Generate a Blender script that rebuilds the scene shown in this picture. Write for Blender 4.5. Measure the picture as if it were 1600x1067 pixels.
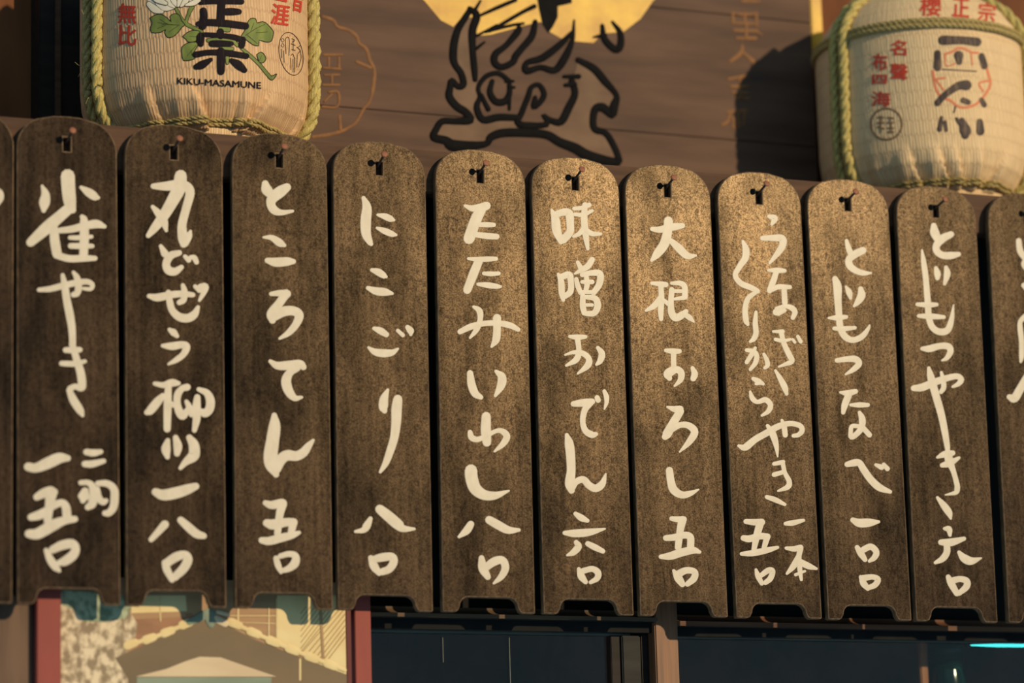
import bpy, bmesh, math, random
from mathutils import Vector, Matrix, geometry
random.seed(7)
for o in list(bpy.data.objects):
    bpy.data.objects.remove(o)
SC = bpy.context.scene
COL = SC.collection

# ------------------------------------------------------------------ camera
YAW, PITCH, ROLL = math.radians(23.16727), math.radians(11.11831), math.radians(-1.54908)
FPX = 4943.98                                  # focal length in pixels of the 1600 px frame
CAM = Vector((-2.00940, -4.63359, -0.54836))
fw = Vector((math.sin(YAW)*math.cos(PITCH), math.cos(YAW)*math.cos(PITCH), math.sin(PITCH)))
r0 = Vector((math.cos(YAW), -math.sin(YAW), 0))
u0 = r0.cross(fw)
rt = math.cos(ROLL)*r0 + math.sin(ROLL)*u0
up = -math.sin(ROLL)*r0 + math.cos(ROLL)*u0
cd = bpy.data.cameras.new('camera')
cam = bpy.data.objects.new('camera', cd)
COL.objects.link(cam)
m = Matrix((rt, up, -fw)).transposed().to_4x4()
m.translation = CAM
cam.matrix_world = m
cd.sensor_width = 36.0
cd.lens = FPX/1600*36.0
cd.clip_end = 60
cd.dof.use_dof = True
cd.dof.focus_distance = (Vector((0.18, 0, 0.42)) - CAM).dot(fw)
cd.dof.aperture_fstop = 1.8
SC.camera = cam

# ------------------------------------------------------------------ light
SUN_AZ, SUN_EL = math.radians(27.0), math.radians(17.0)
tosun = Vector((math.sin(SUN_AZ)*math.cos(SUN_EL), -math.cos(SUN_AZ)*math.cos(SUN_EL), math.sin(SUN_EL)))
sd = bpy.data.lights.new('low_sun', 'SUN')
sd.energy = 3.15
sd.color = (1.0, 0.725, 0.42)
sd.angle = math.radians(1.2)
so = bpy.data.objects.new('low_sun', sd)
so.rotation_euler = tosun.to_track_quat('Z', 'Y').to_euler()
so.location = (3, -6, 3)
COL.objects.link(so)
w = bpy.data.worlds.new('evening_sky')
SC.world = w
w.use_nodes = True
bg = w.node_tree.nodes['Background']
bg.inputs[0].default_value = (0.40, 0.62, 0.72, 1)
bg.inputs[1].default_value = 0.42
SC.view_settings.view_transform = 'Standard'
SC.view_settings.look = 'None'
SC.view_settings.exposure = 0.0
SC.view_settings.gamma = 1.0
SC.view_settings.use_curve_mapping = False

# ------------------------------------------------------------------ helpers
def ray(px, py):
    return (fw + rt*((px-800)/FPX) + up*((533.5-py)/FPX))
def P(px, py, y):
    """the point of the plane at depth y behind the boards that a photo point shows"""
    d = ray(px, py)
    return CAM + d*((y-CAM.y)/d.y)

def mat(name, c1, c2=None, rough=.5, scale=(30, 30, 30), spec=.5, bump=0, detail=4, metal=0, lo=.35, hi=.65, coords='Object'):
    mt = bpy.data.materials.new(name)
    mt.use_nodes = True
    nt = mt.node_tree
    b = nt.nodes['Principled BSDF']
    b.inputs['Roughness'].default_value = rough
    b.inputs['Specular IOR Level'].default_value = spec
    b.inputs['Metallic'].default_value = metal
    c2 = c2 or tuple(c*.8 for c in c1)
    tc = nt.nodes.new('ShaderNodeTexCoord')
    mp = nt.nodes.new('ShaderNodeMapping')
    mp.inputs['Scale'].default_value = scale
    nt.links.new(tc.outputs[coords], mp.inputs[0])
    n = nt.nodes.new('ShaderNodeTexNoise')
    n.inputs['Scale'].default_value = 1
    n.inputs['Detail'].default_value = detail
    nt.links.new(mp.outputs[0], n.inputs[0])
    r = nt.nodes.new('ShaderNodeValToRGB')
    r.color_ramp.elements[0].position = lo
    r.color_ramp.elements[1].position = hi
    r.color_ramp.elements[0].color = (*c2, 1)
    r.color_ramp.elements[1].color = (*c1, 1)
    nt.links.new(n.outputs[0], r.inputs[0])
    nt.links.new(r.outputs[0], b.inputs['Base Color'])
    if bump:
        bp = nt.nodes.new('ShaderNodeBump')
        bp.inputs['Strength'].default_value = bump
        bp.inputs['Distance'].default_value = .002
        nt.links.new(n.outputs[0], bp.inputs['Height'])
        nt.links.new(bp.outputs[0], b.inputs['Normal'])
    return mt

def link(name, me, mt, parent=None, loc=None, smooth=False):
    o = bpy.data.objects.new(name, me)
    COL.objects.link(o)
    if mt and not me.materials:
        me.materials.append(mt)
    if parent:
        o.parent = parent
    if loc is not None:
        o.location = loc
    if smooth:
        for p in me.polygons:
            p.use_smooth = True
    return o
def tag(o, label, cat, group=None):
    o['label'] = label
    o['category'] = cat
    if group:
        o['group'] = group
    return o
def struct(o):
    o['kind'] = 'structure'
    return o
def empty(name, loc):
    o = bpy.data.objects.new(name, None)
    o.empty_display_size = .05
    o.location = loc
    COL.objects.link(o)
    return o
def mesh(name, vs, fs, org=(0, 0, 0)):
    me = bpy.data.meshes.new(name)
    org = Vector(org)
    me.from_pydata([tuple(Vector(v)-org) for v in vs], [], fs)
    me.validate()
    return me
def box_mesh(name, x0, x1, y0, y1, z0, z1, org=(0, 0, 0), bev=.0015):
    bm = bmesh.new()
    bmesh.ops.create_cube(bm, size=1)
    o = Vector(org)
    for v in bm.verts:
        v.co = Vector(((x0+x1)/2+v.co.x*(x1-x0), (y0+y1)/2+v.co.y*(y1-y0), (z0+z1)/2+v.co.z*(z1-z0)))-o
    if bev:
        bmesh.ops.bevel(bm, geom=bm.edges[:], offset=min(bev, .3*min(x1-x0, y1-y0, z1-z0)), segments=2, affect='EDGES')
    me = bpy.data.meshes.new(name)
    bm.to_mesh(me); bm.free()
    return me
def spline(pts, n=6):
    """Catmull-Rom through (x, y, w)"""
    if len(pts) < 2:
        return pts
    q = [tuple(2*a-b for a, b in zip(pts[0], pts[1]))] + list(pts) + [tuple(2*a-b for a, b in zip(pts[-1], pts[-2]))]
    out = []
    for i in range(1, len(q)-2):
        p0, p1, p2, p3 = q[i-1:i+3]
        for k in range(n):
            t = k/n
            out.append(tuple(.5*((2*b)+(-a+c)*t+(2*a-5*b+4*c-d)*t*t+(-a+3*b-3*c+d)*t**3) for a, b, c, d in zip(p0, p1, p2, p3)))
    out.append(tuple(pts[-1]))
    return out
def brush(strokes, mapper, h=.0008, h0=.0002, n=5, cap=5):
    """raised brush strokes given in photo points; mapper(px, py, height) puts them on their surface"""
    vs, fs = [], []
    for si, st in enumerate(strokes):
        sp_ = spline(st, n)
        e = h0*.5 + si*.00004
        L = len(sp_)
        rows = []
        for i in range(L):
            x, y, wd = sp_[i]
            a = sp_[max(0, i-1)]; b = sp_[min(L-1, i+1)]
            dx, dy = b[0]-a[0], b[1]-a[1]
            q = math.hypot(dx, dy) or 1
            dx /= q; dy /= q
            rows.append((x, y, max(.4, wd)/2, dx, dy))
        def put(x, y, hh):
            vs.append(mapper(x, y, hh)); return len(vs)-1
        prev = None
        for i, (x, y, r, dx, dy) in enumerate(rows):
            nx, ny = -dy, dx
            ring = [put(x+nx*r*f, y+ny*r*f, e+g*h) for f, g in ((1, 0), (.9, .88), (0, 1), (-.9, .88), (-1, 0))]
            if prev:
                for k in range(4):
                    fs.append((prev[k], prev[k+1], ring[k+1], ring[k]))
            prev = ring
            if i in (0, L-1):
                sg = -1 if i == 0 else 1
                rim = []; mid = []
                for c in range(cap+1):
                    an = math.pi*c/cap
                    ox = math.cos(an)*nx+sg*math.sin(an)*dx
                    oy = math.cos(an)*ny+sg*math.sin(an)*dy
                    rim.append(ring[0] if c == 0 else ring[4] if c == cap else put(x+ox*r, y+oy*r, e))
                    mid.append(ring[1] if c == 0 else ring[3] if c == cap else put(x+ox*r*.9, y+oy*r*.9, e+.88*h))
                for c in range(cap):
                    f1 = (rim[c], rim[c+1], mid[c+1], mid[c]); f2 = (mid[c], mid[c+1], ring[2])
                    if sg > 0:
                        f1 = f1[::-1]; f2 = f2[::-1]
                    fs += [f1, f2]
    return vs, fs
def brush_obj(name, strokes, mapper, mt, parent, h=.0008, h0=.0002, n=5, smooth=True):
    vs, fs = brush(strokes, mapper, h, h0, n)
    me = mesh(name, vs, fs, root_loc(parent))
    bm = bmesh.new(); bm.from_mesh(me)
    bmesh.ops.recalc_face_normals(bm, faces=bm.faces)
    bm.to_mesh(me); bm.free()
    return link(name, me, mt, parent, smooth=smooth)
def flat2d(loops, maxe):
    """triangulated polygon(s) in photo space, cut fine enough to lie on a curved surface"""
    bm = bmesh.new()
    for lp in loops:
        t = geometry.tessellate_polygon([[Vector((x, y, 0)) for x, y in lp]])
        vv = [bm.verts.new((x, y, 0)) for x, y in lp]
        for a, b, c in t:
            try:
                bm.faces.new((vv[a], vv[b], vv[c]))
            except ValueError:
                pass
    refine(bm, maxe)
    return bm
def refine(bm, maxe):
    for _ in range(5):
        ed = [e for e in bm.edges if e.calc_length() > maxe]
        if not ed:
            break
        bmesh.ops.subdivide_edges(bm, edges=ed, cuts=1)
        bmesh.ops.triangulate(bm, faces=bm.faces[:])
def poly_obj(name, loops, mapper, mt, parent, h=.0003, maxe=400):
    bm = flat2d(loops, maxe)
    org = root_loc(parent)
    for v in bm.verts:
        v.co = mapper(v.co.x, v.co.y, h)-org
    bmesh.ops.recalc_face_normals(bm, faces=bm.faces)
    me = bpy.data.meshes.new(name); bm.to_mesh(me); bm.free()
    return link(name, me, mt, parent)
def text2d(s, bold=0.0):
    cu = bpy.data.curves.new('lettering', 'FONT')
    cu.body = s
    cu.offset = bold
    cu.resolution_u = 3
    cu.fill_mode = 'FRONT' if hasattr(cu, 'fill_mode') else 'FRONT'
    o = bpy.data.objects.new('lettering', cu)
    COL.objects.link(o)
    dg = bpy.context.evaluated_depsgraph_get()
    me = bpy.data.meshes.new_from_object(o.evaluated_get(dg))
    bpy.data.objects.remove(o)
    bpy.data.curves.remove(cu)
    return me
def text_obj(name, s, quad, mapper, mt, parent, h=.0004, bold=.5, maxe=8):
    """print s into the photo quad (top-left, top-right, bottom-left)"""
    me = text2d(s, 0)
    bm = bmesh.new(); bm.from_mesh(me); bpy.data.meshes.remove(me)
    if not bm.verts:
        bm.free(); return None
    xs = [v.co.x for v in bm.verts]; ys = [v.co.y for v in bm.verts]
    x0, x1, y0, y1 = min(xs), max(xs), min(ys), max(ys)
    (ax, ay), (bx, by), (cx, cy) = quad
    for v in bm.verts:
        u = (v.co.x-x0)/(x1-x0); t = (y1-v.co.y)/(y1-y0)
        v.co = Vector((ax+(bx-ax)*u+(cx-ax)*t, ay+(by-ay)*u+(cy-ay)*t, 0))
    bmesh.ops.triangulate(bm, faces=bm.faces[:])
    refine(bm, maxe)
    org = root_loc(parent)
    base = bm.copy()
    first = True
    for k, (sx_, sy_) in enumerate(((0, 0), (bold, 0), (-bold, 0), (0, bold*.7), (0, -bold*.7))):
        src = base.copy()
        for v in src.verts:
            v.co = mapper(v.co.x+sx_, v.co.y+sy_, h+k*.00003)-org
        tmp = bpy.data.meshes.new('tmp'); src.to_mesh(tmp); src.free()
        if first:
            bm.clear(); first = False
        bm.from_mesh(tmp); bpy.data.meshes.remove(tmp)
    base.free()
    m2 = bpy.data.meshes.new(name); bm.to_mesh(m2); bm.free()
    return link(name, m2, mt, parent)
def root_loc(o):
    v = Vector(o.location)
    while o.parent:
        o = o.parent
        v += o.location
    return v
def nums(s, ox=0, oy=0, sc=1.0):
    """'x y w x y w / ...' in a zoomed crop -> strokes in photo points"""
    out = []
    for st in s.split('/'):
        v = [float(t) for t in st.split()]
        out.append([(ox+v[i]/sc, oy+v[i+1]/sc, v[i+2]/sc) for i in range(0, len(v), 3)])
    return out
def pts(s, ox=0, oy=0, sc=1.0):
    v = [float(t) for t in s.split()]
    return [(ox+v[i]/sc, oy+v[i+1]/sc) for i in range(0, len(v), 2)]
def tube(path, radii, seg=8, closed_ends=True):
    vs, fs = [], []
    n = len(path)
    ref = Vector((.3, .1, .94))
    for i in range(n):
        t = (path[min(n-1, i+1)]-path[max(0, i-1)]).normalized()
        a = t.cross(ref)
        if a.length < 1e-4:
            a = t.cross(Vector((1, 0, 0)))
        a.normalize(); b = t.cross(a)
        r = radii[i] if isinstance(radii, (list, tuple)) else radii
        for k in range(seg):
            an = 2*math.pi*k/seg
            vs.append(path[i]+a*(r*math.cos(an))+b*(r*math.sin(an)))
    for i in range(n-1):
        for k in range(seg):
            k2 = (k+1) % seg
            fs.append((i*seg+k, i*seg+k2, (i+1)*seg+k2, (i+1)*seg+k))
    if closed_ends:
        fs.append(tuple(range(seg))[::-1]); fs.append(tuple(range((n-1)*seg, n*seg)))
    return vs, fs
def resample(path, step):
    out = [path[0]]
    acc = 0
    for a, b in zip(path, path[1:]):
        L = (b-a).length
        while acc+L >= step:
            t = (step-acc)/L
            a = a.lerp(b, t); L = (b-a).length; acc = 0
            out.append(a)
        acc += L
    return out
def rope_mesh(name, path, rad, strands=3, pitch=.05, org=(0, 0, 0), seg=7):
    """twisted straw rope: strands wound around the path"""
    path = resample(path, .003)
    vs, fs = [], []
    n = len(path)
    t0 = None; a = None
    frames = []
    for i in range(n):
        t = (path[min(n-1, i+1)]-path[max(0, i-1)]).normalized()
        if a is None:
            a = t.orthogonal().normalized()
        a = (a-t*a.dot(t)).normalized()
        frames.append((a.copy(), t.cross(a)))
    rs = rad*.58; ro = rad*.46
    for s in range(strands):
        pp = []; rr = []
        for i in range(n):
            an = 2*math.pi*(s/strands+i*.003/pitch)
            fa, fb = frames[i]
            pp.append(path[i]+fa*(ro*math.cos(an))+fb*(ro*math.sin(an)))
            rr.append(rs*(1+.10*math.sin(i*.9+s*2)+.06*random.uniform(-1, 1)))
        v2, f2 = tube(pp, rr, seg)
        k = len(vs)
        vs += v2; fs += [tuple(q+k for q in f) for f in f2]
    return mesh(name, vs, fs, org)
LETTERS = '''
#P 1 0 250
292 180 20 315 240 60 308 300 75 303 350 35/470 112 98 475 200 95 485 290 88 502 345 55/480 335 75 400 405 80 320 475 85 212 572 62/562 190 25 615 225 60 660 255 55 680 262 30/375 480 60 380 560 68 395 650 68/390 660 50 480 685 50 580 683 48 660 683 35/570 395 35 582 420 55 585 520 65 580 660 60/415 490 40 500 480 50 600 455 55 670 445 60 725 462 30/485 540 30 550 540 35 635 533 28/490 597 40 560 598 42 640 598 32
270 902 30 350 895 42 440 872 45 520 855 45 600 845 40 640 865 35 630 895 30 580 893 25/510 780 25 535 820 45 545 880 50 535 925 45 510 935 40/435 800 30 450 880 50 465 980 55 485 1078 58 500 1178 52 505 1298 45
#P 1 0 470
500 300 45 530 400 50 560 500 58 570 580 58 562 605 50 520 595 40 488 610 45/480 620 40 510 690 58 555 760 55 573 795 28/455 342 40 510 342 45 555 340 38/428 435 38 520 437 42 590 420 28
#P 1 0 690
600 72 45 650 78 50 700 70 35/588 155 45 640 155 50 720 135 35
560 285 35 610 285 40 640 310 50 650 370 60 640 430 62 610 455 45/590 345 55 580 385 80 575 410 40/675 330 40 685 390 50 715 420 45 735 410 35/680 290 40 745 292 48 790 330 55 795 400 58 785 460 55 755 495 50 728 497 40
195 175 60 250 182 65 330 150 80 410 115 75 470 115 45
255 385 50 300 360 65 350 345 70 375 350 55/355 355 85 345 430 65 330 550 55/215 525 50 270 510 65 340 475 60/340 460 55 420 425 50 455 450 60 465 520 62/200 640 60 260 640 75 360 585 80 440 550 60 520 538 45
320 755 35 350 820 55 385 870 55 410 895 30/365 750 55 430 720 65 500 710 65 525 745 60 505 790 68 450 830 65 415 840 45
#P 2 190 250
410 110 85 400 190 95 350 290 85 290 390 75 230 470 60 185 525 35/220 182 40 300 182 62 390 175 75 450 185 70 475 230 65 450 330 60 420 450 62 425 540 70 430 585 50/440 580 50 465 530 50 478 495 22/215 325 28 250 365 50 290 420 60 310 490 25
272 598 28 300 650 55/400 645 40 340 665 55 310 720 55 325 765 60 370 775 55 415 745 35/440 670 30 465 695 38/480 675 30 505 680 40 520 710 35
190 945 32 250 955 55 350 935 50 430 930 45 495 937 35/425 870 30 435 910 45 430 970 45 400 990 38/325 920 40 335 990 48 352 1045 50 400 1090 58 460 1098 60 505 1072 55 530 1022 28/510 878 30 540 905 38/545 880 40 580 880 50 570 920 40 540 975 22
#P 2 190 470
332 200 28 360 220 50 385 245 30/285 312 28 350 315 55 420 305 50 450 320 55 430 370 45 380 410 40 325 440 18
230 575 30 290 585 42 350 570 55 395 573 32/325 590 45 320 680 55 318 780 55 316 890 50/285 660 40 250 700 60 200 760 60 175 775 40/300 680 30 340 715 40 370 730 30/455 600 50 420 610 45 390 650 52 385 710 50 400 770 58 425 800 55 455 760 40/450 700 30 470 740 45 485 790 40/525 670 45 520 740 60 520 820 55 505 900 35/535 615 32 590 640 50 615 690 62 610 750 62 580 780 60 555 770 45
320 970 35 308 1030 65 318 1085 35/375 950 40 390 1010 62 385 1060 45/470 950 45 500 1000 72 505 1060 78 490 1085 75 445 1120 50 408 1162 28
#P 2 190 690
235 350 55 290 370 75 380 355 80 460 330 70 515 310 50
300 575 58 260 620 50 205 680 38/410 545 50 460 590 60 520 640 60 570 655 45
300 840 45 315 890 55 350 960 40/310 845 60 380 800 65 440 785 55 460 820 65 430 880 65 370 940 55
#P 3 330 250
375 165 50 385 205 75 415 240 60/525 190 60 480 220 80 425 265 75 415 310 62 440 350 60 490 365 40 565 355 22
362 537 16 420 540 40 475 575 55 508 592 28/390 698 40 450 710 65 530 705 60 570 705 38
#P 3 330 470
415 -48 30 470 -53 45 525 -48 60/520 -50 62 470 20 60 420 90 70 425 135 50/440 110 60 500 75 70 570 70 65 610 100 65 590 160 55 540 220 45 475 262 20
410 420 28 460 450 55 540 448 65 615 440 60 640 460 45/600 470 40 545 500 55 520 560 70 540 630 65 580 675 45 628 670 22
#P 3 330 690
438 -183 40 440 -108 82 425 2 92 413 90 98 420 160 95 450 228 45/450 200 60 485 125 75 530 95 75 590 100 68 640 75 65 675 30 50 708 -10 22
375 425 38 420 440 58 490 425 60/495 430 65 475 510 55 460 640 48/385 565 55 430 575 72 520 560 60 570 560 58/570 560 60 555 630 48/350 685 45 400 690 58 480 670 60 560 650 50 610 632 28
450 810 40 465 860 45 485 905 30/480 795 38 540 780 42 585 795 50 580 845 62 540 880 48 500 895 35
#P 4 500 270
302 175 30 325 240 65 318 330 75 320 420 68 345 480 45 355 495 30/400 292 20 450 303 45 490 320 45 512 328 22/395 383 20 450 405 45 500 425 42 528 432 20
360 675 28 405 690 52 445 715 42 458 722 24/332 800 30 390 822 55 450 828 55 500 838 24
#P 4 500 490
375 103 28 420 120 50 460 145 40/335 235 18 380 265 48 440 275 58 500 270 45 540 245 18/540 118 28 575 150 30/608 95 35 628 120 50 630 145 25
470 530 22 445 590 60 440 650 65 448 675 40/540 595 65 532 660 74 528 760 68 515 860 60 485 960 55 455 1040 45 418 1100 22
#P 4 500 700
350 490 32 325 540 55 300 570 42 245 580 20/415 425 65 470 470 75 540 530 75 580 560 50 655 562 20
352 762 38 375 820 60 410 870 38/365 775 45 430 760 60 500 755 55 510 795 58 480 840 55 430 860 50
#P 5 650 290
340 140 22 390 158 45 460 150 60 490 140 60/450 165 75 410 250 80 368 368 80/440 272 35 500 272 38 540 273 32/415 340 40 490 350 45 560 354 42
362 507 20 420 512 35 500 510 38 555 508 30/435 525 60 400 610 65 355 725 58/470 610 28 520 613 35 575 610 28/430 685 25 500 692 42 560 700 36 588 702 20
400 842 22 440 870 45 445 930 38 420 1000 40 375 1057 18/305 1015 38 380 980 45 470 958 40 560 955 40 650 970 45 710 1000 32/562 920 60 562 1000 55 555 1070 55 525 1118 20
#P 5 650 510
375 325 45 385 400 58 410 465 55 450 492 35/555 312 25 595 350 60 590 410 60 550 482 22
487 625 65 485 720 72 492 805 62/375 735 35 385 770 45 420 785 40 470 770 35 560 725 32 610 735 45 630 770 50 600 820 42 545 868 16
#P 5 650 710
382 112 88 385 160 88 410 235 85 470 280 72 550 285 55 645 252 15
380 485 50 350 530 55 298 572 22/508 455 58 570 490 62 640 525 55 715 525 25
455 720 42 465 790 65 498 850 45/480 790 50 540 745 60 600 735 55 620 790 55 590 850 45 540 895 18
#P 6 790 300
320 125 20 345 190 60 355 270 65 385 345 40/340 160 50 400 140 52 440 150 60 448 220 55 445 280 55 400 330 60/475 115 28 530 110 32 580 90 35/480 155 28 540 158 32 600 130 25/550 90 40 545 180 48 553 280 50 570 395 25/545 250 40 510 290 35 470 310 20/560 265 35 600 290 38 660 292 22
365 570 22 385 620 45 390 700 45 400 750 28/385 590 45 440 575 50 452 620 45 450 690 45 410 725 40/500 488 28 520 525 38/600 470 42 570 515 45 520 545 35 480 568 16/490 605 32 500 650 38 520 700 35/530 575 35 600 562 42 655 570 50 650 640 48 610 700 40/560 590 35 565 640 40 555 690 35/530 625 28 600 625 35/520 695 30 600 695 28/535 720 38 535 790 45 545 840 40/550 730 30 620 740 45 638 790 50 615 840 45 560 845 38/560 785 26 600 785 26
#P 6 790 510
445 70 25 500 75 40 555 72 28/500 90 40 508 170 38 490 230 45 420 272 18/412 198 14 470 180 28 530 185 40 575 220 42 570 270 48 500 328 15/640 148 28 668 190 48 655 240 42 630 265 20
470 538 40 540 530 55 600 522 45/590 530 45 550 580 45 535 660 40 555 725 45 600 752 48 628 748 30/635 495 38 642 512 40/685 450 28 700 490 38 700 530 30 685 575 12
#P 6 790 710
425 -135 30 440 -80 62 450 0 65 455 110 62 445 200 68 457 250 48/460 235 45 490 190 45 540 175 50 580 215 52 625 235 55 670 205 50 695 135 14
485 412 32 525 440 48 568 460 30/410 545 32 480 548 55 580 540 52 690 517 14/490 610 35 505 640 50 470 680 45 428 700 18/570 620 38 620 645 45 675 672 35
508 795 28 525 845 52 555 885 35/535 810 42 600 795 42 640 820 48 635 860 42 590 888 28
#P 7 930 320
395 168 32 450 172 48 530 155 55 605 145 40/508 112 65 503 180 65 480 270 70 430 340 60 392 385 25/525 250 40 580 300 58 640 355 50 700 352 16
392 545 24 450 550 38 490 555 40/455 560 38 460 650 42 455 740 42 457 795 30/450 645 35 410 700 45 352 735 20/470 660 28 510 690 35/530 545 24 590 545 38 620 570 42 622 640 42/545 600 28 600 600 28/550 655 22 615 645 35/530 590 40 525 680 42 530 750 52 560 785 55 610 760 50 630 740 35/620 760 35 655 785 40 683 812 16
#P 7 930 520
490 122 28 540 128 42 585 128 34/543 140 40 545 240 38/540 250 45 505 285 65 515 315 40/520 280 50 560 255 50 595 275 50 592 325 42 550 370 15/675 245 30 690 285 48 680 318 42
500 515 16 550 530 45 590 530 50/590 545 55 545 620 60 500 700 65 485 722 48/530 670 45 590 640 42 650 645 48 690 690 55 650 760 45 585 828 12
#P 7 930 700
515 155 52 525 230 55 545 290 60 600 325 52 660 315 40 718 288 12
530 490 34 570 495 42 615 495 45/605 500 60 590 570 52 575 690 48/490 625 42 550 620 48 620 605 48 660 620 52 662 690 52/455 755 32 520 750 55 600 725 58 680 710 50 725 722 25
545 852 24 575 900 58 605 945 45/570 880 55 630 850 48 690 860 45 685 905 50 640 945 38
#P 8 1090 320
495 80 28 535 95 48 515 135 24/450 232 36 520 230 45 585 235 55 590 280 52 560 330 45 500 405 20
490 455 20 550 455 40 605 458 28/545 470 40 525 530 45 500 595 42/520 590 30 560 570 38 640 572 32/600 590 40 605 680 42/545 745 52 575 720 38 600 715 28/560 758 30 605 735 26/545 720 24 600 705 28 650 715 40 675 745 40 660 785 32
525 880 20 590 880 32/580 885 36 600 965 38 635 1040 42 655 1085 38 615 1105 30 562 1125 14/540 935 26 590 945 28 645 935 20/660 935 20 675 955 22/695 915 26 715 950 30
315 255 24 335 310 50 330 370 50 290 430 42 262 490 38 300 545 42 370 575 42 415 600 38
400 610 30 350 650 38 330 720 40 335 800 42 348 830 26/405 745 24 400 820 38 405 890 40 390 930 38 365 950 22
#P 8 1090 520
540 262 20 575 320 38 605 380 45 618 425 25
340 120 28 390 130 34 410 160 36 400 210 36 365 255 24/400 105 24 375 150 35 340 205 30/460 148 24 480 190 34 485 225 35 465 245 22
385 318 28 420 335 40 455 355 24/405 355 22 440 350 24/365 410 20 380 455 38 415 480 32 470 465 40 505 500 40 490 545 35 445 575 18
285 785 22 330 795 50 400 740 48 480 695 48 560 650 45 640 630 38 710 645 38 725 680 38 700 708 34 665 715 28/585 608 22 600 650 38 608 710 38/485 645 26 520 700 50 545 780 38 555 860 12
#P 8 1090 700
530 110 28 570 102 32 595 95 28/590 100 32 605 170 32 635 230 38 625 270 40 558 298 15/530 185 34 600 165 32/480 340 30 540 360 38 605 392 24
610 525 28 660 520 40 735 502 24
615 695 24 670 700 40 715 690 40/715 695 40 700 760 38/700 760 45 665 820 45 620 872 20/710 790 45 770 820 45 825 838 20/705 770 35 710 850 35 720 915 22/680 880 24 745 855 18
335 510 36 390 515 45 445 515 50/435 520 55 410 610 50 390 710 35/318 625 42 360 630 50 430 612 48 485 615 45/482 620 45 460 695 35/305 735 28 380 730 45 480 710 42 555 690 24
405 845 22 420 890 40 445 940 32/440 885 35 490 850 42 520 855 40 505 905 42 470 935 35
#P 9 1230 340
412 160 26 425 210 40 445 260 45/525 228 52 470 255 55 430 290 52 435 335 52 480 370 45 530 385 38 582 385 16
408 480 18 430 520 45 440 560 24/510 495 38 515 540 58 490 585 45 463 615 18
332 425 42 348 480 62 352 580 52 360 690 48 370 770 48 405 830 48 460 850 42 520 825 42 560 775 28 572 748 14/288 698 18 350 695 42 410 690 28/325 770 28 390 772 38 470 765 26
#P 9 1230 540
345 103 34 420 93 42 475 95 48 498 125 45 460 165 38 405 200 14
368 325 18 420 330 45 475 318 35/425 345 50 400 410 48 388 465 30/440 412 22 500 412 38 560 412 30/502 465 28 520 510 48 515 570 45 480 615 40 445 635 38 440 600 32 450 560 32 500 560 30/530 575 38 570 620 38
415 825 38 460 815 50 500 815 48 530 860 50 580 930 52 640 985 52 715 1015 28/615 828 24 655 845 40/670 825 28 695 855 36
#P 9 1230 700
455 500 38 500 520 60 570 518 58 635 512 22
485 690 35 510 730 48 540 775 35/530 705 45 580 685 45 618 720 45 605 760 42 570 785 24
510 895 28 530 940 48 560 975 35/525 905 48 590 895 38 630 912 42 610 950 42 565 970 35
#P 10 1360 320
440 145 42 445 190 65 465 235 55/560 205 45 500 235 58 460 280 52 460 320 50 500 350 50 560 352 52 612 343 34
455 440 30 465 480 48 465 510 32/525 435 30 533 480 48 515 550 24
358 315 14 370 400 38 385 520 42 398 680 45 405 780 45 430 850 45 480 882 48 535 870 48 562 800 38 577 695 10/325 692 28 400 695 40 460 693 28/335 772 28 420 775 42 510 780 28
#P 10 1360 520
360 110 30 410 110 50 480 92 45 540 95 48 555 130 45 530 175 34 497 192 14
300 385 42 360 378 55 440 345 52 530 315 45 600 302 42 630 325 42 610 355 35 570 375 18/405 245 26 420 310 52 450 420 55 490 560 52 515 680 48 535 800 38/492 275 22 505 330 35 508 380 38 490 410 32
465 865 20 510 845 45 570 835 40/498 920 34 550 905 50 615 868 22/535 810 35 545 880 60 575 960 38 600 1050 38 602 1085 40 590 1110 32 520 1126 10
#P 10 1360 710
465 300 22 510 355 48 545 405 48 558 445 18
515 515 26 545 520 45 552 560 26/490 610 42 560 610 55 650 585 30/530 620 45 530 680 48 500 725 45 450 752 24/615 680 28 650 720 58 700 740 55 770 720 12
540 850 35 560 895 50 600 965 42/560 880 50 620 865 42 668 880 48 665 920 48 615 965 35
#P 11 1360 320
1030 250 40 1040 320 45 1075 370 45/1190 330 50 1120 365 50 1068 410 45 1110 450 45 1200 455 30
1068 560 42 1100 575 55 1190 570 40
1075 775 40 1042 810 34 1040 860 38 1050 950 38 1050 1050 36 1044 1090 20/1080 780 40 1180 770 45 1200 850 42 1190 980 40
#P 11 1360 520
965 445 40 1000 455 60 1040 390 58 1090 310 60 1140 220 40
#P 0 0 250
-35 200 30 0 225 40 5 265 42 -15 305 30
'''

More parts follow.
